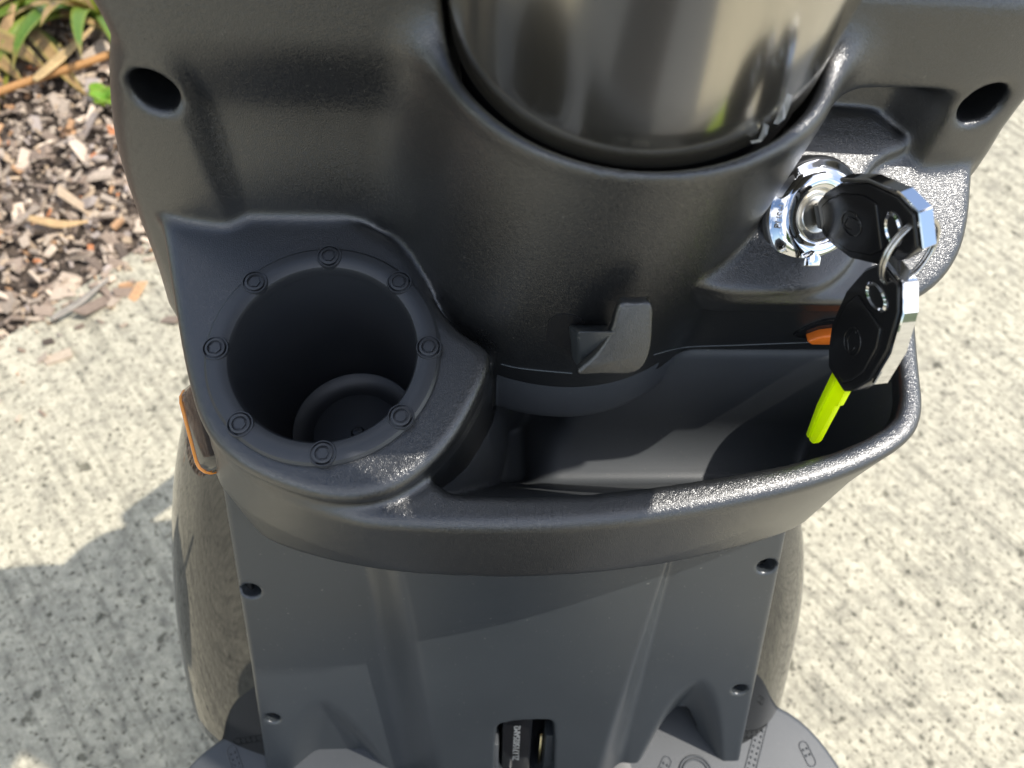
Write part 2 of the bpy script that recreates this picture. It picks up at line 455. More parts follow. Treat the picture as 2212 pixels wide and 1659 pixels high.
def relax_normals(N_, it=5):
    for _ in range(it):
        A_ = N_*1.0
        for k in range(3): A_[:, k] += np.bincount(ed_[:, 0], N_[ed_[:, 1], k], len(N_))*.5+np.bincount(ed_[:, 1], N_[ed_[:, 0], k], len(N_))*.5
        same = (A_*N_).sum(1)/np.maximum(np.linalg.norm(A_, axis=1), 1e-9) > .93       # keep crisp edges
        A_ /= np.maximum(np.linalg.norm(A_, axis=1), 1e-9)[:, None]
        N_ = np.where(same[:, None], A_, N_)
    return N_
nrm_all = relax_normals(nrm_all)
bpy.data.objects.remove(UP); BVU = BV.pop('leg_shield')
def part_split(name, sel, m):
    idx = np.unique(f_[sel]); vv, ff = keep(sel); o = mesh_np(name, vv, ff, m, SCOOTER)
    if len(o.data.vertices) == len(idx): o.data.normals_split_custom_set_from_vertices([tuple(n) for n in nrm_all[idx]])
    return o
UP = part_split('leg_shield', ~inl, M_GRAIN); BV['leg_shield'] = BVU
LINER = part_split('tray_liner', inl, M_LINER); LINER['label'] = 'smooth charcoal liner inside the open tray'
UP['label'] = 'black grained upper leg shield with moulded cup pod, lock shelf and tray'

# --- steering column cover
cz = AXC; cxv = nrm(np.cross([0, 1, 0], cz)); cyv = np.cross(cz, cxv)
fc = frame(PC, cxv, cyv, cz)
COLM = lathe('steering_column', [(.0, .032), (RCOL-.003, .032), (RCOL-.0006, .0328)] + [(RCOL, .02*i+.034) for i in range(9)] + [(RCOL-.01, .225), (0, .225)], fc, M_BRONZE, SCOOTER, n=160)

lathe('gap_shade_sleeve', [(.0, -.025), (RCOL-.002, -.025), (RCOL-.002, .0325), (.0, .0325)], fc, M_DARK, COLM, n=96)  # added black tube, stands in for shade in the collar gap
# ------------------------------------------------------------------ lower inner panel
PP = np.array([-.02, .038, .36]); PN = nrm([0, -.894, .447]); PT = np.cross([1, 0, 0], PN); PT = PT if PT[2] > 0 else -PT
def pan2(u, v, h=0): p = on(u, v, PP+PN*h, PN)-PP; return (p[0], p @ PT)
POUT = Poly2([pan2(*q) for q in ((470, 1000), (478, 1050), (541, 1440), (580, 1700), (1590, 1700), (1605, 1610), (1660, 1350), (1705, 1130), (1725, 1060))], 0)
ARC_R = Poly2([pan2(*q) for q in ((1340, 1720), (1395, 1598), (1440, 1510), (1490, 1462), (1530, 1458), (1556, 1500), (1566, 1580), (1566, 1720))], 2)
ARC_L = Poly2([pan2(*q) for q in ((612, 1720), (622, 1600), (640, 1530), (690, 1500), (745, 1530), (800, 1590), (860, 1680), (870, 1720))], 2)
PH = [pan2(541, 1277), pan2(1657, 1224), pan2(588, 1552), pan2(1598, 1490)]
XL = [pan2(775, 1210), pan2(858, 1620)]; XLi = [pan2(875, 1240, .022), pan2(955, 1620, .022)]
XR = [pan2(1455, 1205), pan2(1348, 1640)]; XRi = [pan2(1412, 1290, .022), pan2(1293, 1640, .022)]
lin = lambda P, t: P[0][0]+(P[1][0]-P[0][0])*(t-P[0][1])/(P[1][1]-P[0][1])
SLOT = Poly2([pan2(*q, .022) for q in ((1070, 1575), (1084, 1560), (1186, 1553), (1200, 1566), (1196, 1700), (1066, 1700))], 1)
def lower(x, y, z):
    px, py, pz = x-PP[0], y-PP[1], z-PP[2]
    s = py*PN[1]+pz*PN[2]; t = py*PT[1]+pz*PT[2]
    h = .022*sstep(0, 1, (px-lin(XL, t))/np.maximum(lin(XLi, t)-lin(XL, t), .01))*sstep(0, 1, (lin(XR, t)-px)/np.maximum(lin(XR, t)-lin(XRi, t), .008))
    dn = np.clip((.11-t)/.11, 0, 1.3)
    h = h - .026*sstep(.0, .026, -ARC_R(px, t))*dn - .012*sstep(.0, .024, -ARC_L(px, t))*dn
    d = rex(POUT(px, t), np.maximum(np.maximum(s-h, -.020-s), z-np.where(x < -.095, .606, .574+.9*np.clip(s, 0, .03))), .003)*.75
    for i, (hx, ht) in enumerate(PH):
        rr = .0062 if i < 2 else .0056
        d = smax(d, -np.maximum(np.hypot(px-hx, t-ht)-rr, -.016-s), .0015)
    d = smax(d, -np.maximum(SLOT(px, t), -.030-s), .0012)
    return d
v, f_ = sdf_mesh(lower, (-.225, -.02, .30), (.19, .26, .66), .0015)
LOW = mesh_np('lower_panel', v, f_, M_SATIN, SCOOTER); bvh(LOW)

# ------------------------------------------------------------------ glossy outer fairing
def fairing():
    rows = []
    for q_ in 1-(1-np.linspace(0, 1, 44))**1.7:
        t = q_; kk = math.sqrt(max(0, 1-t**1.6))
        zl, zr = .325+.300*t, .325+.215*t
        yl, yr = .05+.5*(zl-.36), .05+.5*(zr-.36); ym = (yl+yr)/2; zm = zr
        xl = .166+.012*(1-t)-.006*(1-kk); xr = .146+.018*(1-t)
        wl_ = .083*kk; wr_ = .056*math.sqrt(max(0, 1-t**3.4))
        L = [(-.02-xl+.004, yl-.004, zl), (-.02-xl-.55*wl_, yl+.014, zl), (-.02-xl-.92*wl_, yl+.044, zl), (-.02-xl-.95*wl_, yl+.080, zl), (-.02-xl-.5*wl_, yl+.14, zl), (-.12, yl+.20, zl), (-.02, ym+.23, zm)]
        Rr = [(-.02+xr+.012, yr-.004, zr), (-.02+xr+.02+.45*wr_, yr+.010, zr), (-.02+xr+.02+.9*wr_, yr+.040, zr), (-.02+xr+.02+.95*wr_, yr+.080, zr), (-.02+xr+.02+.4*wr_, yr+.14, zr), (.08, yr+.20, zr)]
        rows.append(catmull(np.array(L + Rr[::-1]), 8))
    n = len(rows[0]); vs = np.concatenate(rows); fs = []
    for j in range(len(rows)-1):
        for i in range(n-1):
            fs.append((j*n+i, j*n+i+1, (j+1)*n+i+1, (j+1)*n+i))
    o = mesh_np('outer_fairing', vs, np.array(fs), M_FAIR, SCOOTER)
    md = o.modifiers.new('thickness', 'SOLIDIFY'); md.thickness = .003; md.offset = 0
    return o
FAIR = fairing()


# ------------------------------------------------------------------ cup holder: ring, moulded bolts, well
FR = frame(RC, [1, 0, 0], E2, N1)
RING = lathe('cup_ring', [(.0425, -.012), (.0422, .0005), (.0432, .0022), (.0455, .0032), (.0490, .0036), (.0520, .0030), (.0533, .0016), (.0536, -.002)], FR, M_RUBBER, SCOOTER, n=128)
RING['label'] = 'matt charcoal rubber ring around the cup holder with eight moulded bolts'
BOLT = None
for u, v_ in ((711, 555), (862, 610), (928, 750), (864, 898), (697, 968), (530, 905), (474, 752), (551, 610)):
    p = on(u, v_, RC+N1*.0036, N1)-RC; c2 = np.array([p[0], p @ E2]); c2 = c2/np.linalg.norm(c2)*.0482
    if BOLT is None:
        BOLT = lathe('bolt', [(.0060, -.003), (.0060, -.0004), (.0057, .0003), (.0053, .0003), (.0051, -.0014), (.0046, -.0014), (.0044, .0006), (.0034, .0008), (.0032, -.0012), (.0026, -.0012), (.0024, .0004), (.0, .0005)], Matrix(), M_RUBBER, RING, n=36, angle=R(50))
        bo = BOLT
        # hexagonal centre
        for vv in bo.data.vertices:
            rr = math.hypot(vv.co.x, vv.co.y)
            if 0 < rr < .0029:
                a = math.atan2(vv.co.y, vv.co.x); k = math.cos(R(30))/math.cos((a % R(60))-R(30))
                vv.co.x *= k*1.08; vv.co.y *= k*1.08
    else:
        bo = link(bpy.data.objects.new('bolt', BOLT.data), RING)
    bo.matrix_local = FR @ Matrix.Translation((c2[0], c2[1], .0036)) @ Matrix.Rotation(random.uniform(-.3, .3), 4, 'Z')
CB = np.array([-.1095, .1890, .6215])
def loft_circles(name, rings, m, parent, n=96):
    """rings: (centre, radius, tilt blend 0 = shelf plane, 1 = horizontal)"""
    vs, fs = [], []
    for c, r, b in rings:
        e2 = nrm(E2*(1-b)+np.array([0, 1, 0])*b)
        for i in range(n):
            a = 2*math.pi*i/n; vs.append(c + r*(np.array([1, 0, 0])*math.cos(a)+e2*math.sin(a)))
    for j in range(len(rings)-1):
        for i in range(n): fs.append((j*n+i, j*n+(i+1) % n, (j+1)*n+(i+1) % n, (j+1)*n+i))
    bm = bmesh.new(); bv = [bm.verts.new(V(p)) for p in vs]
    for f in fs: bm.faces.new([bv[i] for i in f])
    bmesh.ops.remove_doubles(bm, verts=bm.verts, dist=1e-6)
    return bm_obj(name, bm, m, parent, True, R(35))
up = np.array([0, 0, 1.])
WELL = loft_circles('cup_well', [(RC-N1*.004, .0427, 0), (RC+(CB-RC)*.5, .0396, .5), (CB+up*.006, .0372, 1), (CB+up*.001, .0360, 1)], M_RUBBER, SCOOTER)
FLOORC = loft_circles('cup_floor', [(CB+up*.001, .0362, 1), (CB+up*.0028, .0350, 1), (CB+up*.0015, .0310, 1), (CB-up*.0030, .0262, 1), (CB-up*.0052, .0252, 1), (CB-up*.0050, .0245, 1), (CB-up*.0046, .004, 1), (CB-up*.0026, .0028, 1), (CB-up*.0022, 1e-6, 1)], M_RUBBER, SCOOTER)

# ------------------------------------------------------------------ seams of the tray liner
def seam(pts, r=.0006):
    P = []
    for u, v_ in catmull(pts, 12):
        q, n_ = hit(UP, u, v_); P.append(q+n_*.0001)
    return tube('seam_line', P, r*.7, M_SEAM, SCOOTER, n=6)
M_SEAM = plastic('pale_seam_edge', (.08, .09, .095), .4)
for pts in (((1082, 786), (1130, 796), (1236, 806)), ((1412, 766), (1480, 750), (1600, 745), (1780, 738))):
    seam(pts)

# ------------------------------------------------------------------ bag hook
def hullbox(name, A, B, m, parent, bevel=.0015):
    bm = bmesh.new(); a = [bm.verts.new(V(p)) for p in A]; b = [bm.verts.new(V(p)) for p in B]
    n = len(a)
    bm.faces.new(a); bm.faces.new(b[::-1])
    for i in range(n): bm.faces.new((a[i], b[i], b[(i+1) % n], a[(i+1) % n]))
    bmesh.ops.recalc_face_normals(bm, faces=bm.faces)
    bmesh.ops.bevel(bm, geom=[e for e in bm.edges if e.calc_face_angle(0) > R(25)], offset=bevel, segments=3, affect='EDGES', profile=.5)
    return bm_obj(name, bm, m, parent, True, R(40))
HY = .160
arm = hullbox('bag_hook', [onY(u, v_, .206) for u, v_ in ((1213, 690), (1300, 690), (1300, 752), (1222, 752))],
              [onY(u, v_, HY+.008) for u, v_ in ((1246, 716), (1334, 716), (1330, 800), (1250, 800))], M_SATIN, SCOOTER)
fpt = catmull([(1338, 660), (1372, 655), (1406, 657), (1410, 700), (1402, 768), (1372, 806), (1300, 809), (1246, 808), (1285, 770), (1318, 720)], 4, True)
HP0 = onY(1310, 808, HY); HN = nrm([0, -.92, .40])
prv = [on(u, v_, HP0, HN) for u, v_ in fpt]
bkv = [p-HN*.0055 for p in prv]
hullbox('hook_tip', prv, bkv, M_GRAIN, arm, .0012)
q, n_ = hit(UP, 1203, 712)
n_ = nrm(n_); sx = nrm(np.cross([0, 0, 1], n_)); sy = np.cross(n_, sx)
fs_ = frame(q, sx, sy, n_)
prism('hook_slot', stadium(.004, 0, .004, .0085, R(90)), -.003, .0004, fs_, M_DARK, SCOOTER)

# ------------------------------------------------------------------ orange latch under the lock shelf
q, n_ = hit(UP, 1790, 709); n_ = nrm(n_); sx = nrm(np.cross([0, 0, 1], n_)); sx = sx if sx[0] > 0 else -sx; sy = nrm(np.cross(n_, sx))
fl = frame(q, sx, sy, n_)
loz = [(-.0165, -.0035), (-.010, .0055), (-.002, .0095), (.010, .0095), (.018, .004), (.018, -.0075), (-.012, -.0075)]
latch = prism('latch_surround', [tuple(p) for p in catmull(loz, 4, True)], -.004, .0016, fl, M_GLOSS, SCOOTER, bevel=.0007)
prism('orange_latch', [(-.0115, -.0035), (-.006, .0012), (.002, .0030), (.014, .0030), (.014, -.0065), (-.008, -.0065)], .0005, .0065, fl, M_ORANGE, latch, bevel=.0012, seg=3)['label'] = 'orange latch tab below the lock shelf, half hidden by the hanging key'

# ------------------------------------------------------------------ amber side reflector
O = dep(450, 920, .378); wv = nrm(dep(450, 1022, .369)-dep(396, 818, .376)); ov = nrm(dep(396, 934, .398)-O); ov = nrm(ov-wv*(ov @ wv)); tv = np.cross(wv, ov)
frf = frame(O, wv, tv, ov)
refl = prism('side_reflector', stadium(0, 0, .0160, .0078), -.022, .0055, frf, M_GLOSS, SCOOTER, bevel=.001)
prism('amber_lens', stadium(0, 0, .0160, .0080), .0056, .0086, frf, M_AMBER, refl, bevel=.0010, seg=3)['label'] = 'thin amber lens of the side reflector below the cup pod'

# ------------------------------------------------------------------ ignition lock
LP = on(1755, 462, A2+N2*.005, N2); N3 = nrm([.2, -.72, .66])
LX = nrm(np.cross([0, 1, .9], N3)); LX = LX if LX[0] > 0 else -LX; LY = np.cross(N3, LX)
LK = frame(LP, LX, LY, N3)
GASK = lathe('lock_gasket', [(.0, -.012), (.0250, -.012), (.0250, .0004), (.0242, .0014), (.0, .0014)], LK, M_DARK, SCOOTER)
ROS = lathe('ignition_lock', [(.0237, -.004), (.0237, .0020), (.0233, .0030), (.0222, .0036), (.0208, .0047), (.0188, .0059), (.0165, .0067), (.0142, .0068), (.0122, .0062), (.0113, .0052)], LK, M_CHROME, SCOOTER, n=128)
ROS['label'] = 'round chrome ignition lock with embossed PUSH lettering'
lathe('lock_bowl', [(.0113, .0052), (.0106, .0030), (.0086, .0016), (.0082, .0022), (.0080, .0040), (.0076, .0043), (.0, .0044)], LK, M_CORE, ROS, n=96)
prism('keyway', [(-.0008, -.0052), (.0008, -.0052), (.0008, .0052), (-.0008, .0052)], .0035, .0047, LK @ Matrix.Rotation(R(32), 4, 'Z'), M_DARK, ROS)
def lock_pt(r, a, h): return np.array(LK @ Vector((r*math.cos(a), r*math.sin(a), h)))
prism('lock_pointer', [(-.0042, -.0030), (.0042, -.0030), (.0042, .0012), (.0, .0042), (-.0042, .0012)], .0030, .0082, LK @ Matrix.Translation((-.0020, -.0192, 0)), M_CHROME, ROS, bevel=.0008, seg=3)
def text_mesh(name, body, size, fr, m, parent, ext=.00025, space=1.0):
    cu = bpy.data.curves.new(name, 'FONT'); cu.body = body; cu.size = size; cu.extrude = ext; cu.align_x = 'CENTER'; cu.align_y = 'CENTER'
    cu.space_character = space; cu.resolution_u = 3
    t = bpy.data.objects.new(name+'_curve', cu); COL.objects.link(t)
    me = bpy.data.meshes.new_from_object(t.evaluated_get(bpy.context.evaluated_depsgraph_get()))
    bpy.data.objects.remove(t)
    me.transform(fr); me.materials.append(m) if not me.materials else me.materials.__setitem__(0, m)
    me.name = name
    return link(bpy.data.objects.new(name, me), parent)
M_EMB = plastic('satin_chrome_relief', (.66, .67, .69), .36, metal=1, var=.02)
text_mesh('push_lettering', 'PUSH', .0042, LK @ Matrix.Translation((-.0196, -.0010, .0053)) @ Matrix.Rotation(R(84), 4, 'Z') @ Matrix.Rotation(R(0), 4, 'X'), M_EMB, ROS, ext=.0004, space=1.05)
bm = bmesh.new()
tube_bm(bm, [lock_pt(.0152, a, .0060) for a in np.linspace(R(160), R(208), 14)], .00018, 6)
tube_bm(bm, [lock_pt(.0146, a, .0060) for a in np.linspace(R(160), R(208), 14)], .00018, 6)
tube_bm(bm, [lock_pt(.0178, R(203), .0056), lock_pt(.0152, R(210), .0060), lock_pt(.0146, R(218), .0060)], .00018, 6)
def icon_c(r, a, rad, a0=0, a1=2*math.pi, n=20):
    c = np.array([r*math.cos(a), r*math.sin(a)])
    return [np.array(LK @ Vector((c[0]+rad*math.cos(t), c[1]+rad*math.sin(t), .0056-.0010*max(0, (math.hypot(c[0]+rad*math.cos(t), c[1]+rad*math.sin(t))-.018)/.003)))) for t in np.linspace(a0, a1, n)]
ic = icon_c(.0186, R(128), .0023)
tube_bm(bm, ic, .00018, 6)
for a in (0, 2.1, 4.2):
    c = icon_c(.0186, R(128), .0001)[0]; tube_bm(bm, [c, icon_c(.0186, R(128), .0023, a, a+.1, 2)[0]], .00016, 6)
for a in range(6):
    k = icon_c(.0186, R(128), .0026, a*1.047, a*1.047+.1, 2)[0]; k2 = icon_c(.0186, R(128), .0034, a*1.047, a*1.047+.1, 2)[0]; tube_bm(bm, [k, k2], .0002, 6)
tube_bm(bm, icon_c(.0186, R(95), .0020, R(-40), R(250)), .0002, 6)
tube_bm(bm, icon_c(.0192, R(226), .0024, 0, 2*math.pi, 5), .0002, 6)
tube_bm(bm, icon_c(.0192, R(226), .0012, 0, 2*math.pi, 5), .00018, 6)
tube_bm(bm, icon_c(.0172, R(216), .0005, 0, 2*math.pi, 8), .0002, 6)
bm_obj('lock_symbols', bm, M_EMB, ROS)

# ------------------------------------------------------------------ keys
def key(name, fr, blade_m, blade_len, label, side):
    """local x along the key towards the ring end, y across the bow, z through the bow"""
    k = empty(name, fr.translation, label, 'key', 'keys on the ring')
    S9 = .94; out = [(.0, -.0075), (.007, -.0125), (.018, -.0172), (.036, -.0176), (.052, -.0130), (.0600, -.0070), (.0600, .0070), (.052, .0130), (.036, .0176), (.018, .0172), (.007, .0125), (.0, .0075)]
    bow = prism('bow', out, -.0038, .0038, fr, M_BOW, k, bevel=.0013, seg=3)
    inn = [(p[0]*.80+.003, p[1]*.72) for p in out[:4]+out[8:]]
    prism('face_panel', [(.004, -.006), (.010, -.0098), (.019, -.0132), (.033, -.0132), (.041, -.010), (.041, .010), (.033, .0132), (.019, .0132), (.010, .0098), (.004, .006)], .0033, .0048, fr, M_BOW, bow, bevel=.0011, seg=3)
    bm = bmesh.new(); tube_bm(bm, [np.array(fr @ Vector((.024+.0062*math.cos(a), .0062*math.sin(a)*.9, .0049))) for a in np.linspace(0, 2*math.pi, 28, endpoint=False)], .00035, 6, True)
    tube_bm(bm, [np.array(fr @ Vector((.024+.0045*math.cos(a)+.001*math.sin(3*a), .0030*math.sin(a), .0049))) for a in np.linspace(0, math.pi*1.4, 18)], .0003, 6)
    bm_obj('emblem', bm, M_GLOSS, bow)
    # chrome edge band round the ring end
    band = [(.0606, -.0072), (.0606, .0072), (.0525, .0134), (.036, .0180), (.018, .0176)]
    band = [(p[0], p[1]*side) for p in band]
    bd = np.array(band); ctr = np.array([.03, 0]); off = []
    for i, p in enumerate(bd):
        d_ = nrm(bd[min(i+1, len(bd)-1)]-bd[max(i-1, 0)]); n2 = np.array([-d_[1], d_[0]]); n2 = n2 if n2 @ (p-ctr) > 0 else -n2
        off.append(p+n2*.0019)
    prism('chrome_edge', [tuple(p) for p in bd]+[tuple(p) for p in off[::-1]], -.0032, .0032, fr, M_CHROME, bow, bevel=.0004, seg=1, angle=R(20))
    ey = fr @ Matrix.Translation((.0485, .0, 0))
    lathe('eyelet', [(.0060, -.0044), (.0060, .0044), (.0052, .0050), (.0044, .0044), (.0044, -.0044), (.0052, -.0050)], ey @ Matrix.Diagonal((.75, 1.25, 1, 1)), M_CHROME, bow, n=40, closed=True)
    lathe('eyelet_hole', [(.0, .0041), (.0043, .0041)], ey @ Matrix.Diagonal((.75, 1.25, 1, 1)), M_DARK, bow, n=40)
    if blade_m is M_NEON:
        L_ = blade_len
        pl_ = [(.003, -.0062), (.003, .0050), (-L_*.42, .0050), (-L_*.45, .0040), (-L_*.88, .0040), (-L_*.97, .0022), (-L_, -.0008), (-L_*.97, -.0036), (-L_*.90, -.0048), (-L_*.30, -.0048), (-L_*.26, -.0062)]
        bl = prism('blade', pl_, -.0016, .0016, fr, M_NEON, k, bevel=.0006)
        bl['label'] = 'neon yellow sleeve over the key blade'
        prism('blade_rib', [(.002, .0012), (-L_*.50, .0012), (-L_*.95, -.0004), (-L_*.95, .0018), (-L_*.5, .0042), (.002, .0046)], .0012, .0030, fr, M_NEON, bl, bevel=.0004)
    else:
        prism('blade', [(.003, -.0042), (.003, .0042), (-blade_len, .0042), (-blade_len, -.0042)], -.0011, .0011, fr, blade_m, k, bevel=.0003)
        prism('collar', [(.002, -.0062), (.002, .0062), (-.004, .0055), (-.004, -.0055)], -.003, .003, fr, M_DARK, k, bevel=.0006)
    return k
dx = N3
tslope = nrm(np.cross(dx, LX)); tslope = tslope if tslope[2] > 0 else -tslope
wy = nrm(LX*math.sin(R(20))-tslope*math.cos(R(20))); wz = np.cross(dx, wy)
if wz @ (CAM_POS-LP) < 0: wy, wz = -wy, -wz
K1 = key('ignition_key', frame(LP+dx*.0095, dx, wy, wz) @ Matrix.Scale(.93, 4), M_STEEL, .02, 'black key standing in the chrome ignition lock', 1)
PT2 = np.array([.1185, .1735, .7845]); kx = -nrm([.020, -.20, -.98])
cv = nrm(CAM_POS-PT2); kz = nrm(cv-kx*(cv @ kx)); sidev = np.cross(kz, kx)
kz = nrm(kz*math.cos(R(46))-np.cross(kx, kz)*math.sin(R(46))*(1 if np.cross(kx, kz)[0] > 0 else -1)); ky = np.cross(kz, kx)
K2 = key('hanging_key', frame(PT2-kx*.0605, kx, ky, kz), M_NEON, .044, 'black key with neon yellow blade hanging from the ring over the tray', -1 if (ky @ (CAM_M @ [1, 0, 0])) < 0 else 1)
S_ = .28/FPX; cX, cY, cF = CAM_M @ [1, 0, 0], CAM_M @ [0, 1, 0], CAM_M @ [0, 0, -1]
rc_ = dep(1967, 546, .278)
e1 = (cX*68+cY*26)*S_+cF*.0043; e2 = (cX*4-cY*58)*S_+cF*.0088
KR = tube('key_ring', [rc_+e1*math.cos(a)+e2*math.sin(a) for a in np.linspace(0, 2*math.pi, 72, endpoint=False)], .0008, M_STEEL, None, n=10, closed=True)
KR['label'] = 'thin steel split ring joining the two keys'; KR['category'] = 'key ring'
tube('ring_overlap', [rc_+(e1*math.cos(a)+e2*math.sin(a))*1.0+np.cross(e1, e2)/np.linalg.norm(np.cross(e1, e2))*.0013 for a in np.linspace(R(-20), R(300), 60)], .0007, M_STEEL, KR, n=10)

# ------------------------------------------------------------------ floorboard and mat
FZ = .345
pq = lambda u, v_: tuple(onZ(u, v_, FZ)[:2])
MATP = [(.165, .085), pq(1650, 1508), pq(1740, 1556), pq(1824, 1662), (.262, -.02), (.262, -.30), (-.285, -.30), (-.285, -.005), pq(393, 1662), pq(480, 1590), pq(550, 1562), (-.19, .074)]
MP = Poly2(MATP, 2).P
fm = Matrix.Translation((0, 0, FZ))
matt = prism('floor_mat', [tuple(p) for p in MP], -.014, 0, fm, M_MAT, SCOOTER, bevel=.004, seg=3)
prism('floor_board', [tuple(p*np.array([.97, .98])+np.array([0, -.004])) for p in MP], -.10, -.0145, fm, M_DARK, SCOOTER)
def groove(a, b, r):
    a, b = onZ(*a, FZ), onZ(*b, FZ); d_ = b-a; l = np.linalg.norm(d_[:2])/2
    st = stadium((a[0]+b[0])/2, (a[1]+b[1])/2, l, r, math.atan2(d_[1], d_[0]))
    tube('grip_groove', [(x, y, FZ+.0001) for x, y in st], .0005, M_MAT, matt, n=6, closed=True)
    bm = bmesh.new(); n = int(l*2/.0045); ux = nrm(d_); vx = np.array([-ux[1], ux[0], 0])
    for i in range(n):
        for s_ in (-1, 1):
            p = a+ux*(i+.5)*.0045+vx*s_*r*.45
            bmesh.ops.create_cone(bm, segments=8, radius1=.0011, radius2=.0006, depth=.0009, matrix=Matrix.Translation(V(p)+Vector((0, 0, .0004))), cap_ends=True)
    o = bm_obj('grip_dots', bm, M_MAT, matt); o['kind'] = 'stuff'
groove((1650, 1548), (1606, 1720), .0042); groove((1736, 1612), (1752, 1645), .0036); groove((1440, 1645), (1420, 1690), .0036); groove((500, 1622), (520, 1680), .0036)
c = onZ(1503, 1672, FZ)
for r_ in (.0130, .0105): tube('mat_stud', [(c[0]+r_*math.cos(a), c[1]+r_*math.sin(a), FZ+.0003) for a in np.linspace(0, 2*math.pi, 40, endpoint=False)], .0009, M_MAT, matt, n=6, closed=True)

# ------------------------------------------------------------------ what sits in the panel slot
ps = np.array(on(1135, 1640, PP+PN*.022, PN)); sx = np.array([1, 0, 0]); fsl = frame(ps, sx, PT, PN)
blk = prism('slot_module', [(-.017, -.05), (.005, -.05), (.005, .05), (-.017, .05)], -.027, -.010, fsl, M_GLOSS, SCOOTER, bevel=.002)
text_mesh('stamped_code', 'ZL1715025AM2', .0068, fsl @ Matrix.Translation((-.006, .004, -.0098)) @ Matrix.Rotation(R(90), 4, 'Z'), M_PRINT, blk, ext=.0001)
prism('latch_blade', [(-.0255, -.05), (-.0195, -.05), (-.0195, .012), (-.0255, .012)], -.020, -.004, fsl, M_MAT, blk, bevel=.001)
prism('guide_rail', [(.0150, -.05), (.0215, -.05), (.0215, .014), (.0150, .014)], -.022, -.009, fsl, M_SATIN, blk, bevel=.001)
tube('brass_contact', [np.array(fsl @ Vector((.0125, -.05, -.018))), np.array(fsl @ Vector((.0130, .0, -.018)))], .0012, M_BRASS, blk, n=8)

# ------------------------------------------------------------------ scraps of clear film on the column
def glassy():
    m, n, b = mat('clear_protective_film'); b.inputs['Base Color'].default_value = (.85, .88, .9, 1); b.inputs['Roughness'].default_value = .12
    b.inputs['Transmission Weight'].default_value = .75; b.inputs['IOR'].default_value = 1.3
    return m
M_FILM = glassy()
def col_hit(u, v_):
    d_ = nrm(ray(u, v_)); o_ = CAM_POS-PC; o_ = o_-AXC*(o_ @ AXC); e_ = d_-AXC*(d_ @ AXC)
    A_, B_, C_ = e_ @ e_, 2*o_ @ e_, o_ @ o_-RCOL**2; t_ = (-B_-math.sqrt(max(B_*B_-4*A_*C_, 0)))/2/A_
    p = CAM_POS+d_*t_; w_ = p-PC; return p, nrm(w_-AXC*(w_ @ AXC))
for strip in (((1700, 195), (1692, 222), (1684, 246), (1672, 262)), ((1652, 262), (1646, 280), (1638, 296), (1622, 302))):
    vs, fs2 = [], []
    for i, (u, v_) in enumerate(strip):
        for j in range(3):
            p, n2 = col_hit(u-5+5*j, v_+2*j); vs.append(p+n2*(.0004+.0014*rng.random()))
    for i in range(len(strip)-1):
        for j in range(2): fs2.append((i*3+j, i*3+j+1, i*3+j+4, i*3+j+3))
    mesh_np('film_scrap', vs, fs2, M_FILM, COLM, smooth=False)

# ------------------------------------------------------------------ the rest of the scooter (out of the picture, it shades and is mirrored) and added shade blocks
def blob(name, c, hs, m, parent, e=.45, n=40):
    vs, fs2 = [], []
    sg = lambda x, p: math.copysign(abs(x)**p, x)
    for i in range(n//2+1):
        ph = -math.pi/2+math.pi*i/(n//2)
        for j in range(n):
            th = 2*math.pi*j/n
            vs.append((c[0]+hs[0]*sg(math.cos(ph), e)*sg(math.cos(th), e), c[1]+hs[1]*sg(math.cos(ph), e)*sg(math.sin(th), e), c[2]+hs[2]*sg(math.sin(ph), e)))
    for i in range(n//2):
        for j in range(n): fs2.append((i*n+j, i*n+(j+1) % n, (i+1)*n+(j+1) % n, (i+1)*n+j))
    bm = bmesh.new(); bv = [bm.verts.new(p) for p in vs]
    for f in fs2: bm.faces.new([bv[i] for i in f])
    bmesh.ops.remove_doubles(bm, verts=bm.verts, dist=1e-5)
    return bm_obj(name, bm, m, parent)
seat = blob('seat', (-.01, -.66, .76), (.15, .34, .055), M_SEAT, SCOOTER)
blob('rear_body', (-.01, -.66, .53), (.15, .33, .19), M_BRONZE, SCOOTER, .6)
for nm, yc in (('front_wheel', .66), ('rear_wheel', -.80)):
    fw = frame((-.01, yc, .22), [0, 1, 0], [0, 0, 1], [1, 0, 0])
    w_ = lathe(nm, [(.15, -.03), (.19, -.048), (.211, -.036), (.22, 0), (.211, .036), (.19, .048), (.15, .03)], fw, M_TYRE, SCOOTER, n=72)
    lathe('rim', [(.0, -.035), (.05, -.03), (.13, -.02), (.155, -.032), (.155, .032), (.13, .02), (.05, .03), (.0, .035)], fw, M_STEEL, w_, n=48)
for s_ in (-.075, .055): tube('fork_leg', [(s_, .40, .66), (s_, .66, .22)], .018, M_DARK, SCOOTER, n=14)
blob('front_fender', (-.01, .62, .40), (.075, .20, .07), M_BRONZE, SCOOTER, .8)
blob('ground_shade_block', (-.01, .300, .47), (.19, .062, .17), M_FAIR, SCOOTER, .5)  # hidden body added behind the fairing to carry the ground shadow further forward
blob('chassis', (-.01, -.25, .30), (.12, .40, .05), M_DARK, SCOOTER, .4)
hb = PC+AXC*.26
blob('handlebar_shade_cowl', (hb[0]+.01, .19, hb[2]+.03), (.12, .13, .05), M_DARK, SCOOTER, .7)  # unseen cowl, stretched towards the rider to shade the ground and cup
blob('rim_shade_block', (.165, .160, .955), (.052, .045, .022), M_DARK, SCOOTER, .6)  # unseen block added to throw shade on the tray rim
blob('pod_shade_block', (.075, .203, .955), (.070, .052, .024), M_DARK, SCOOTER, .6)  # added out of view so its shadow covers the pod behind the lip
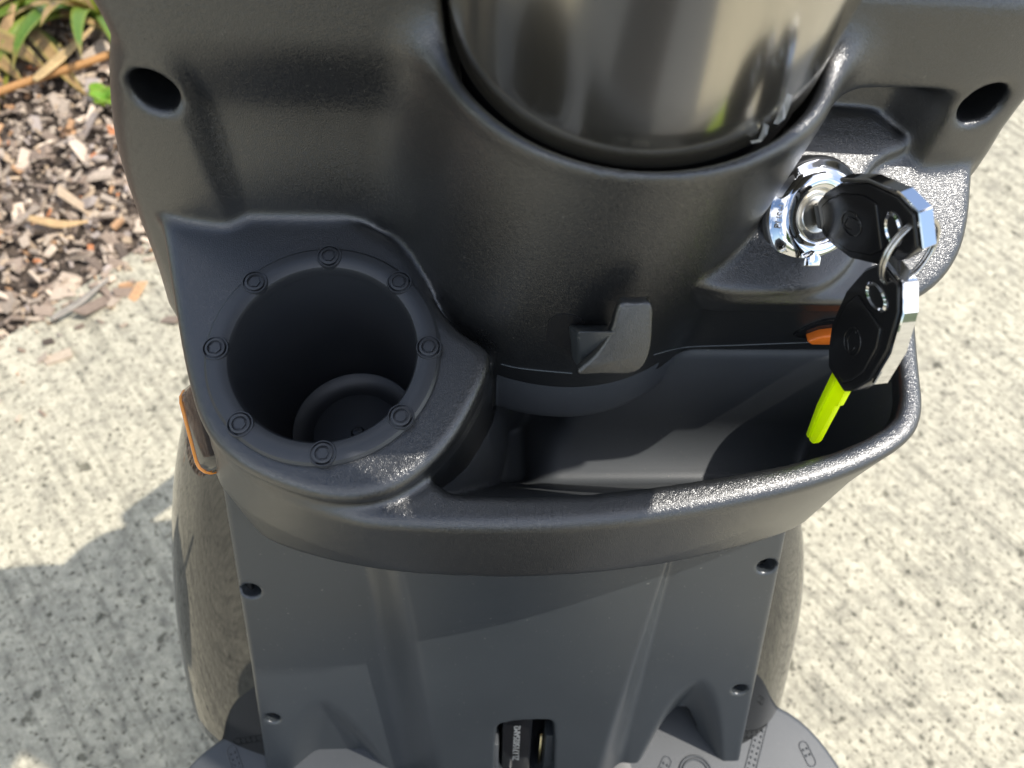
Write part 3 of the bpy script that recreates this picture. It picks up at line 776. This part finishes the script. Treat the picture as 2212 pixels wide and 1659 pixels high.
tube('tray_shade_bar', [(.10, .19, .955), (.19, .205, .955), (.270, .222, .955)], .017, M_DARK, SCOOTER, n=12)  # unseen bar, laid to keep sun off the left of the tray floor
tube('handlebar', [(-.30, .06, 1.07), (-.12, .15, 1.05), (0, .17, 1.05), (.12, .15, 1.05), (.30, .06, 1.07)], .012, M_DARK, SCOOTER, n=14)
# ------------------------------------------------------------------ ground
EDGE0, EDGE1 = onZ(0, 738, 0), onZ(322, 520, 0); ED = nrm(EDGE1-EDGE0); EN = np.array([-ED[1], ED[0], 0])
def concrete():
    m, n, b = mat('weathered_concrete'); L = n.links.new
    t = node(n, 'ShaderNodeTexCoord')
    def noise(sc, det, ro, p0, c0, p1, c1, extra=()):
        q = node(n, 'ShaderNodeTexNoise', Scale=sc, Detail=det, Roughness=ro); L(t.outputs['Object'], q.inputs['Vector'])
        r = node(n, 'ShaderNodeValToRGB'); e = r.color_ramp.elements
        e[0].position = p0; e[0].color = (*c0, 1); e[1].position = p1; e[1].color = (*c1, 1)
        for p, c in extra: x = e.new(p); x.color = (*c, 1)
        L(q.outputs['Fac'], r.inputs['Fac']); return q, r
    def mulc(a, b, f=1.):
        m_ = node(n, 'ShaderNodeMixRGB', blend_type='MULTIPLY'); m_.inputs['Fac'].default_value = f
        L(a.outputs['Color'], m_.inputs['Color1']); L(b.outputs['Color'], m_.inputs['Color2']); return m_
    mid, r = noise(75, 6, .68, .36, (.385, .35, .27), .60, (.615, .562, .43))
    _, r2 = noise(24, 6, .70, .36, (.76, .765, .77), .58, (1.05, 1.05, 1.04))
    _, r3 = noise(2.2, 4, .55, .3, (.86, .86, .86), .7, (1.06, 1.055, 1.03))
    pit, r5 = noise(135, 3, .55, .34, (.15, .15, .13), .42, (1, 1, 1))
    _, r6 = noise(42, 2, .5, .29, (.20, .20, .18), .36, (1, 1, 1))
    _, r7 = noise(420, 3, .7, .30, (.72, .72, .72), .62, (1.08, 1.08, 1.08))
    m2 = mulc(mulc(mulc(mulc(mulc(r, r2), r3), r5, .85), r6, .8), r7, .8)
    # broom lines
    m0 = node(n, 'ShaderNodeMapping'); m0.inputs['Rotation'].default_value = (0, 0, R(52)); L(t.outputs['Object'], m0.inputs['Vector'])
    mp = node(n, 'ShaderNodeMapping'); mp.inputs['Scale'].default_value = (1.6, 52, 1)
    L(m0.outputs['Vector'], mp.inputs['Vector'])
    br = node(n, 'ShaderNodeTexNoise', Scale=1.6, Detail=3, Roughness=.6); L(mp.outputs['Vector'], br.inputs['Vector'])
    r4 = node(n, 'ShaderNodeValToRGB'); e = r4.color_ramp.elements
    e[0].position = .38; e[0].color = (.58, .58, .57, 1); e[1].position = .50; e[1].color = (1.03, 1.03, 1.02, 1)
    L(br.outputs['Fac'], r4.inputs['Fac'])
    m3 = node(n, 'ShaderNodeMixRGB', blend_type='MULTIPLY'); m3.inputs['Fac'].default_value = .6
    L(m2.outputs['Color'], m3.inputs['Color1']); L(r4.outputs['Color'], m3.inputs['Color2'])
    L(m3.outputs['Color'], b.inputs['Base Color']); b.inputs['Roughness'].default_value = .9
    ad = node(n, 'ShaderNodeMath', operation='ADD'); L(pit.outputs['Fac'], ad.inputs[0]); L(br.outputs['Fac'], ad.inputs[1])
    bp = node(n, 'ShaderNodeBump', Strength=.5, Distance=.003); L(ad.outputs[0], bp.inputs['Height']); L(bp.outputs['Normal'], b.inputs['Normal'])
    return m
def soil(name, c1, c2, scale):
    m, n, b = mat(name); L = n.links.new
    t = node(n, 'ShaderNodeTexCoord'); a = node(n, 'ShaderNodeTexNoise', Scale=scale, Detail=6, Roughness=.7)
    L(t.outputs['Object'], a.inputs['Vector'])
    r = node(n, 'ShaderNodeValToRGB'); e = r.color_ramp.elements
    e[0].position = .35; e[0].color = (*c1, 1); e[1].position = .68; e[1].color = (*c2, 1)
    L(a.outputs['Fac'], r.inputs['Fac']); L(r.outputs['Color'], b.inputs['Base Color']); b.inputs['Roughness'].default_value = .95
    bp = node(n, 'ShaderNodeBump', Strength=.5, Distance=.02); L(a.outputs['Fac'], bp.inputs['Height']); L(bp.outputs['Normal'], b.inputs['Normal'])
    return m
g = mesh_np('ground', [(-400, -400, -.06), (400, -400, -.06), (400, 400, -.06), (-400, 400, -.06)], [(0, 1, 2, 3)], soil('lawn_ground', (.03, .05, .012), (.09, .11, .04), 8)); g['kind'] = 'structure'
c0, c1 = EDGE0-ED*9, EDGE1+ED*9
dv = [c0, c0-EN*7, c1-EN*7, c1]
bm = bmesh.new()
tp = [bm.verts.new(V(p)) for p in dv]; bt = [bm.verts.new(V(p)+Vector((0, 0, -.08))) for p in dv]
bm.faces.new(tp); bm.faces.new(bt[::-1])
for i in range(4): bm.faces.new((tp[i], bt[i], bt[(i+1) % 4], tp[(i+1) % 4]))
d = bm_obj('driveway', bm, concrete(), None, False); d['kind'] = 'structure'
b0 = [c0+EN*.002, c1+EN*.002, c1+EN*2.6, c0+EN*2.6]
s = mesh_np('mulch_bed', [(p[0], p[1], -.02) for p in b0], [(0, 1, 2, 3)], soil('dark_mulch_soil', (.03, .022, .016), (.16, .12, .09), 60)); s['kind'] = 'structure'

# ------------------------------------------------------------------ mulch, leaves, stalks
def vcol(name, rough=.8, trans=0):
    m, n, b = mat(name); a = node(n, 'ShaderNodeAttribute', attribute_name='Col'); L = n.links.new
    t = node(n, 'ShaderNodeTexCoord'); nz_ = node(n, 'ShaderNodeTexNoise', Scale=180, Detail=3); L(t.outputs['Object'], nz_.inputs['Vector'])
    mr = node(n, 'ShaderNodeMapRange'); mr.inputs['To Min'].default_value = .65; mr.inputs['To Max'].default_value = 1.3; L(nz_.outputs['Fac'], mr.inputs['Value'])
    mu = node(n, 'ShaderNodeMixRGB', blend_type='MULTIPLY'); mu.inputs['Fac'].default_value = 1
    L(a.outputs['Color'], mu.inputs['Color1']); L(mr.outputs['Result'], mu.inputs['Color2']); L(mu.outputs['Color'], b.inputs['Base Color'])
    b.inputs['Roughness'].default_value = rough
    if trans:
        tr = node(n, 'ShaderNodeBsdfTranslucent'); L(mu.outputs['Color'], tr.inputs['Color'])
        ms = node(n, 'ShaderNodeMixShader'); ms.inputs['Fac'].default_value = trans
        L(b.outputs['BSDF'], ms.inputs[1]); L(tr.outputs['BSDF'], ms.inputs[2]); L(ms.outputs['Shader'], n.nodes['Material Output'].inputs['Surface'])
    return m
M_CHIP = vcol('bark_chips', .85); M_LEAF = vcol('strap_leaf', .42, .35)
def set_col(o, cols):
    at = o.data.color_attributes.new('Col', 'FLOAT_COLOR', 'POINT'); at.data.foreach_set('color', np.asarray(cols, np.float32).ravel())
def chips(n):
    u = rng.uniform(-1.2, 2.6, n); w = rng.uniform(.004, 1.75, n)
    w[:260] = -rng.exponential(.035, 260); u[:260] = rng.uniform(-.3, .9, 260)
    c = EDGE0[None]+ED[None]*u[:, None]+EN[None]*w[:, None]
    c[:, 2] = -.016+rng.uniform(0, .024, n)*np.clip(.25+w/.10, 0, 1); c[:260, 2] = .003
    L_ = .0+rng.lognormal(math.log(.0125), .58, n).clip(.004, .065); Wd = L_*rng.uniform(.22, .62, n); Th = rng.uniform(.0022, .0065, n)
    ang = rng.uniform(0, math.pi*2, n); tilt = rng.normal(0, .38, n); til2 = rng.normal(0, .38, n)
    base = np.array([[sx, sy, sz] for sx in (-.5, .5) for sy in (-.5, .5) for sz in (-.5, .5)])
    P = base[None]*np.stack([L_, Wd, Th], 1)[:, None]*(1+rng.normal(0, .22, (n, 8, 3)))
    def rot(P, ax, a):
        i, j = [k for k in range(3) if k != ax]; Q = P.copy(); cs, sn = np.cos(a)[:, None], np.sin(a)[:, None]
        Q[..., i] = P[..., i]*cs-P[..., j]*sn; Q[..., j] = P[..., i]*sn+P[..., j]*cs; return Q
    P = rot(rot(rot(P, 0, tilt), 1, til2), 2, ang)+c[:, None]
    fb = np.array([(0, 1, 3, 2), (4, 6, 7, 5), (0, 4, 5, 1), (2, 3, 7, 6), (0, 2, 6, 4), (1, 5, 7, 3)])
    F_ = (fb[None]+8*np.arange(n)[:, None, None]).reshape(-1, 4)
    pal = np.array([(.33, .29, .25), (.42, .37, .32), (.24, .20, .17), (.50, .44, .37), (.17, .14, .12), (.42, .27, .16), (.40, .33, .25), (.33, .30, .29), (.48, .21, .10), (.09, .075, .065)])
    pr = np.array([.19, .16, .15, .10, .12, .06, .08, .08, .02, .04])
    k = rng.choice(len(pal), n, p=pr/pr.sum()); cc = pal[k]*rng.uniform(.9, 1.45, (n, 1))*np.array([1.05, .95, .84])
    o = mesh_np('bark_mulch', P.reshape(-1, 3), F_, M_CHIP, None, smooth=False)
    set_col(o, np.repeat(np.concatenate([cc, np.ones((n, 1))], 1), 8, 0))
    o['kind'] = 'stuff'; o['label'] = 'grey and brown bark chips covering the garden bed'; o['category'] = 'mulch'
chips(42000)
def leaf(name, base, az, length, width, rise, droop, parent, cols, twist=0, n=14):
    """folded strap leaf: rises, then arches over"""
    vs, cs = [], []; p = np.array(base, float); el = rise
    hd = np.array([math.cos(az), math.sin(az), 0.]); sd = np.array([-hd[1], hd[0], 0])
    for i in range(n):
        t = i/(n-1); w = width*(.45+1.1*math.sin(math.pi*(.12+.72*t))**1.0)*(1-t**5)*.5*1.2
        d_ = hd*math.cos(el)+np.array([0, 0, 1])*math.sin(el); nn = np.cross(d_, sd); s2 = sd*math.cos(twist*t)+nn*math.sin(twist*t)
        for s_, h in ((-1, .22), (-.5, .08), (0, 0), (.5, .08), (1, .22)):
            vs.append(p+s2*w*s_-nn*w*h*-1.0)
            ct = cols[0]*(1-t)+cols[1]*t
            if t > .86: ct = ct*.3+np.array([.40, .24, .09])*.7
            if abs(s_) == 1: ct = ct*.55+np.array([.42, .45, .08])*.45
            cs.append((*ct, 1))
        p = p+d_*length/(n-1); el -= droop/(n-1)
        if p[2] < .012: p[2] = .012; el = max(el, -.02)
    fs2 = [(i*5+j, i*5+j+1, (i+1)*5+j+1, (i+1)*5+j) for i in range(n-1) for j in range(4)]
    o = mesh_np(name, vs, fs2, M_LEAF, parent); set_col(o, cs)
    md = o.modifiers.new('thickness', 'SOLIDIFY'); md.thickness = .0012
    return o
GREENS = [np.array(c) for c in ((.05, .13, .02), (.09, .20, .03), (.16, .28, .04), (.24, .33, .05))]
TAN = np.array((.46, .30, .13))
plants = [((45, 60), 'strap-leaved plant at the top left corner of the photo', 24), ((215, 40), 'strap-leaved plant arching beside the shield edge at the top left', 24), ((-60, 110), 'strap-leaved plant cut by the left edge of the photo', 18)]
for (u, v_), lab, n in plants:
    bp_ = onZ(u, v_, 0); bp_[2] = -.015
    pl_ = empty('strap_leaf_plant', bp_, lab, 'plant', 'strap-leaved plants in the mulch bed')
    for i in range(n):
        az = 2*math.pi*(i+rng.uniform(-.3, .3))/n; g1 = GREENS[rng.integers(0, 4)]; g2 = GREENS[rng.integers(1, 4)]
        if rng.random() < .30: g1, g2 = TAN*.8, TAN*1.15
        elif rng.random() < .35: g1, g2 = np.array((.26, .34, .04)), np.array((.46, .44, .07))
        leaf('leaf', bp_+np.array([math.cos(az), math.sin(az), 0])*.012, az, rng.uniform(.16, .32), rng.uniform(.011, .024), rng.uniform(.7, 1.25), rng.uniform(1.3, 2.4), pl_, (g1, g2), rng.normal(0, .5))
def litter(pts, w, col, label, cat='dead leaf'):
    P = [onZ(u, v_, z) for u, v_, z in pts]; vs, cs = [], []; C_ = catmull(P, 6); n = len(C_)
    for i, p in enumerate(C_):
        d_ = nrm(C_[min(i+1, n-1)]-C_[max(i-1, 0)]); s_ = nrm(np.cross(d_, [0, 0, 1])); t = i/(n-1); ww = w*(.35+.65*math.sin(math.pi*min(1, .1+t)))
        for k, h in ((-1, .4), (0, 0), (1, .4)): vs.append(p+s_*ww*k+np.array([0, 0, ww*h])); cs.append((*(np.array(col)*rng.uniform(.8, 1.2)), 1))
    fs2 = [(i*3+j, i*3+j+1, (i+1)*3+j+1, (i+1)*3+j) for i in range(n-1) for j in range(2)]
    o = mesh_np('dead_leaf', vs, fs2, M_CHIP, None); set_col(o, cs); o['label'] = label; o['category'] = cat
    md = o.modifiers.new('thickness', 'SOLIDIFY'); md.thickness = .0015
    return o
st = tube('dry_stalk', [onZ(u, v_, .022) for u, v_ in catmull([(-20, 205), (40, 183), (110, 160), (180, 138), (262, 108)], 8)], .0075, None, None, n=10)
st.data.materials.clear(); st.data.materials.append(plastic('dry_stalk_fibre', (.42, .21, .07), .7, var=.3)); st['label'] = 'long orange-brown dry stalk lying on the mulch below the plants'; st['category'] = 'stalk'
litter([(75, 175, .03), (130, 130, .035), (200, 60, .05)], .012, (.52, .36, .17), 'tan dead leaf lying across the dry stalk')
litter([(0, 120, .03), (14, 70, .05), (30, 10, .08)], .014, (.45, .28, .13), 'brown dead leaf at the left edge above the dry stalk')
litter([(60, 470, .02), (130, 486, .022), (190, 478, .02)], .008, (.50, .33, .16), 'tan strip of dead leaf in the middle of the mulch')
litter([(110, 690, .012), (170, 655, .014), (235, 600, .014)], .006, (.33, .29, .24), 'grey-brown dead leaf lying near the concrete edge')
wb = onZ(232, 218, .005); wd = empty('seedling', wb, 'small bright green seedling in the mulch beside the shield', 'plant')
for i in range(9):
    az = i*2.4; leaf('leaf', wb, az, rng.uniform(.025, .05), .016, rng.uniform(.3, .9), .8, wd, (np.array((.16, .36, .03)), np.array((.26, .46, .04))), 0, 7)

# ------------------------------------------------------------------ trees across the yard (seen mirrored in the gloss paint and chrome)
M_BARK = soil('tree_bark', (.05, .035, .022), (.16, .12, .08), 14)
def tree(base, h, rad, label, n=3200):
    t = empty('garden_tree', base, label, 'tree', 'trees across the yard'); b = np.array(base, float)
    tube('trunk', [b+np.array([0, 0, h*k])+np.array([.12*math.sin(3*k), .1*math.cos(4*k), 0]) for k in np.linspace(0, .75, 8)], [.16*(1-.8*k) for k in np.linspace(0, 1, 8)], M_BARK, t, n=10)
    cl = rng.normal(0, 1, (26, 3)); cl = cl/np.linalg.norm(cl, axis=1)[:, None]*rng.uniform(.3, 1, (26, 1))*np.array([rad, rad, h*.30])
    k = rng.integers(0, 26, n); c = b+np.array([0, 0, h*.66])+cl[k]+rng.normal(0, rad*.20, (n, 3))
    a = rng.normal(0, 1, (n, 3)); a /= np.linalg.norm(a, axis=1)[:, None]; w = np.cross(a, rng.normal(0, 1, (n, 3))); w /= np.linalg.norm(w, axis=1)[:, None]
    L_ = rng.uniform(.10, .22, (n, 1)); q = np.stack([c-a*L_, c+w*L_*.45, c+a*L_, c-w*L_*.45], 1)
    o = mesh_np('crown', q.reshape(-1, 3), np.arange(4*n).reshape(-1, 4), M_LEAF, t, smooth=False)
    cc = np.array([GREENS[i] for i in rng.integers(0, 3, n)])*rng.uniform(.7, 1.3, (n, 1)); set_col(o, np.repeat(np.concatenate([cc, np.ones((n, 1))], 1), 4, 0)); o['kind'] = 'stuff'
tree((-7.5, .8, -.06), 5.5, 1.7, 'bushy tree left of the driveway, mirrored in the glossy left fairing')
tree((-9.5, -3.2, -.06), 6.5, 2.0, 'tall tree behind the scooter to the left, mirrored in the chrome lock')
tree((3.5, -11, -.06), 6.0, 2.0, 'tree far behind the scooter to the right, mirrored in the chrome lock')
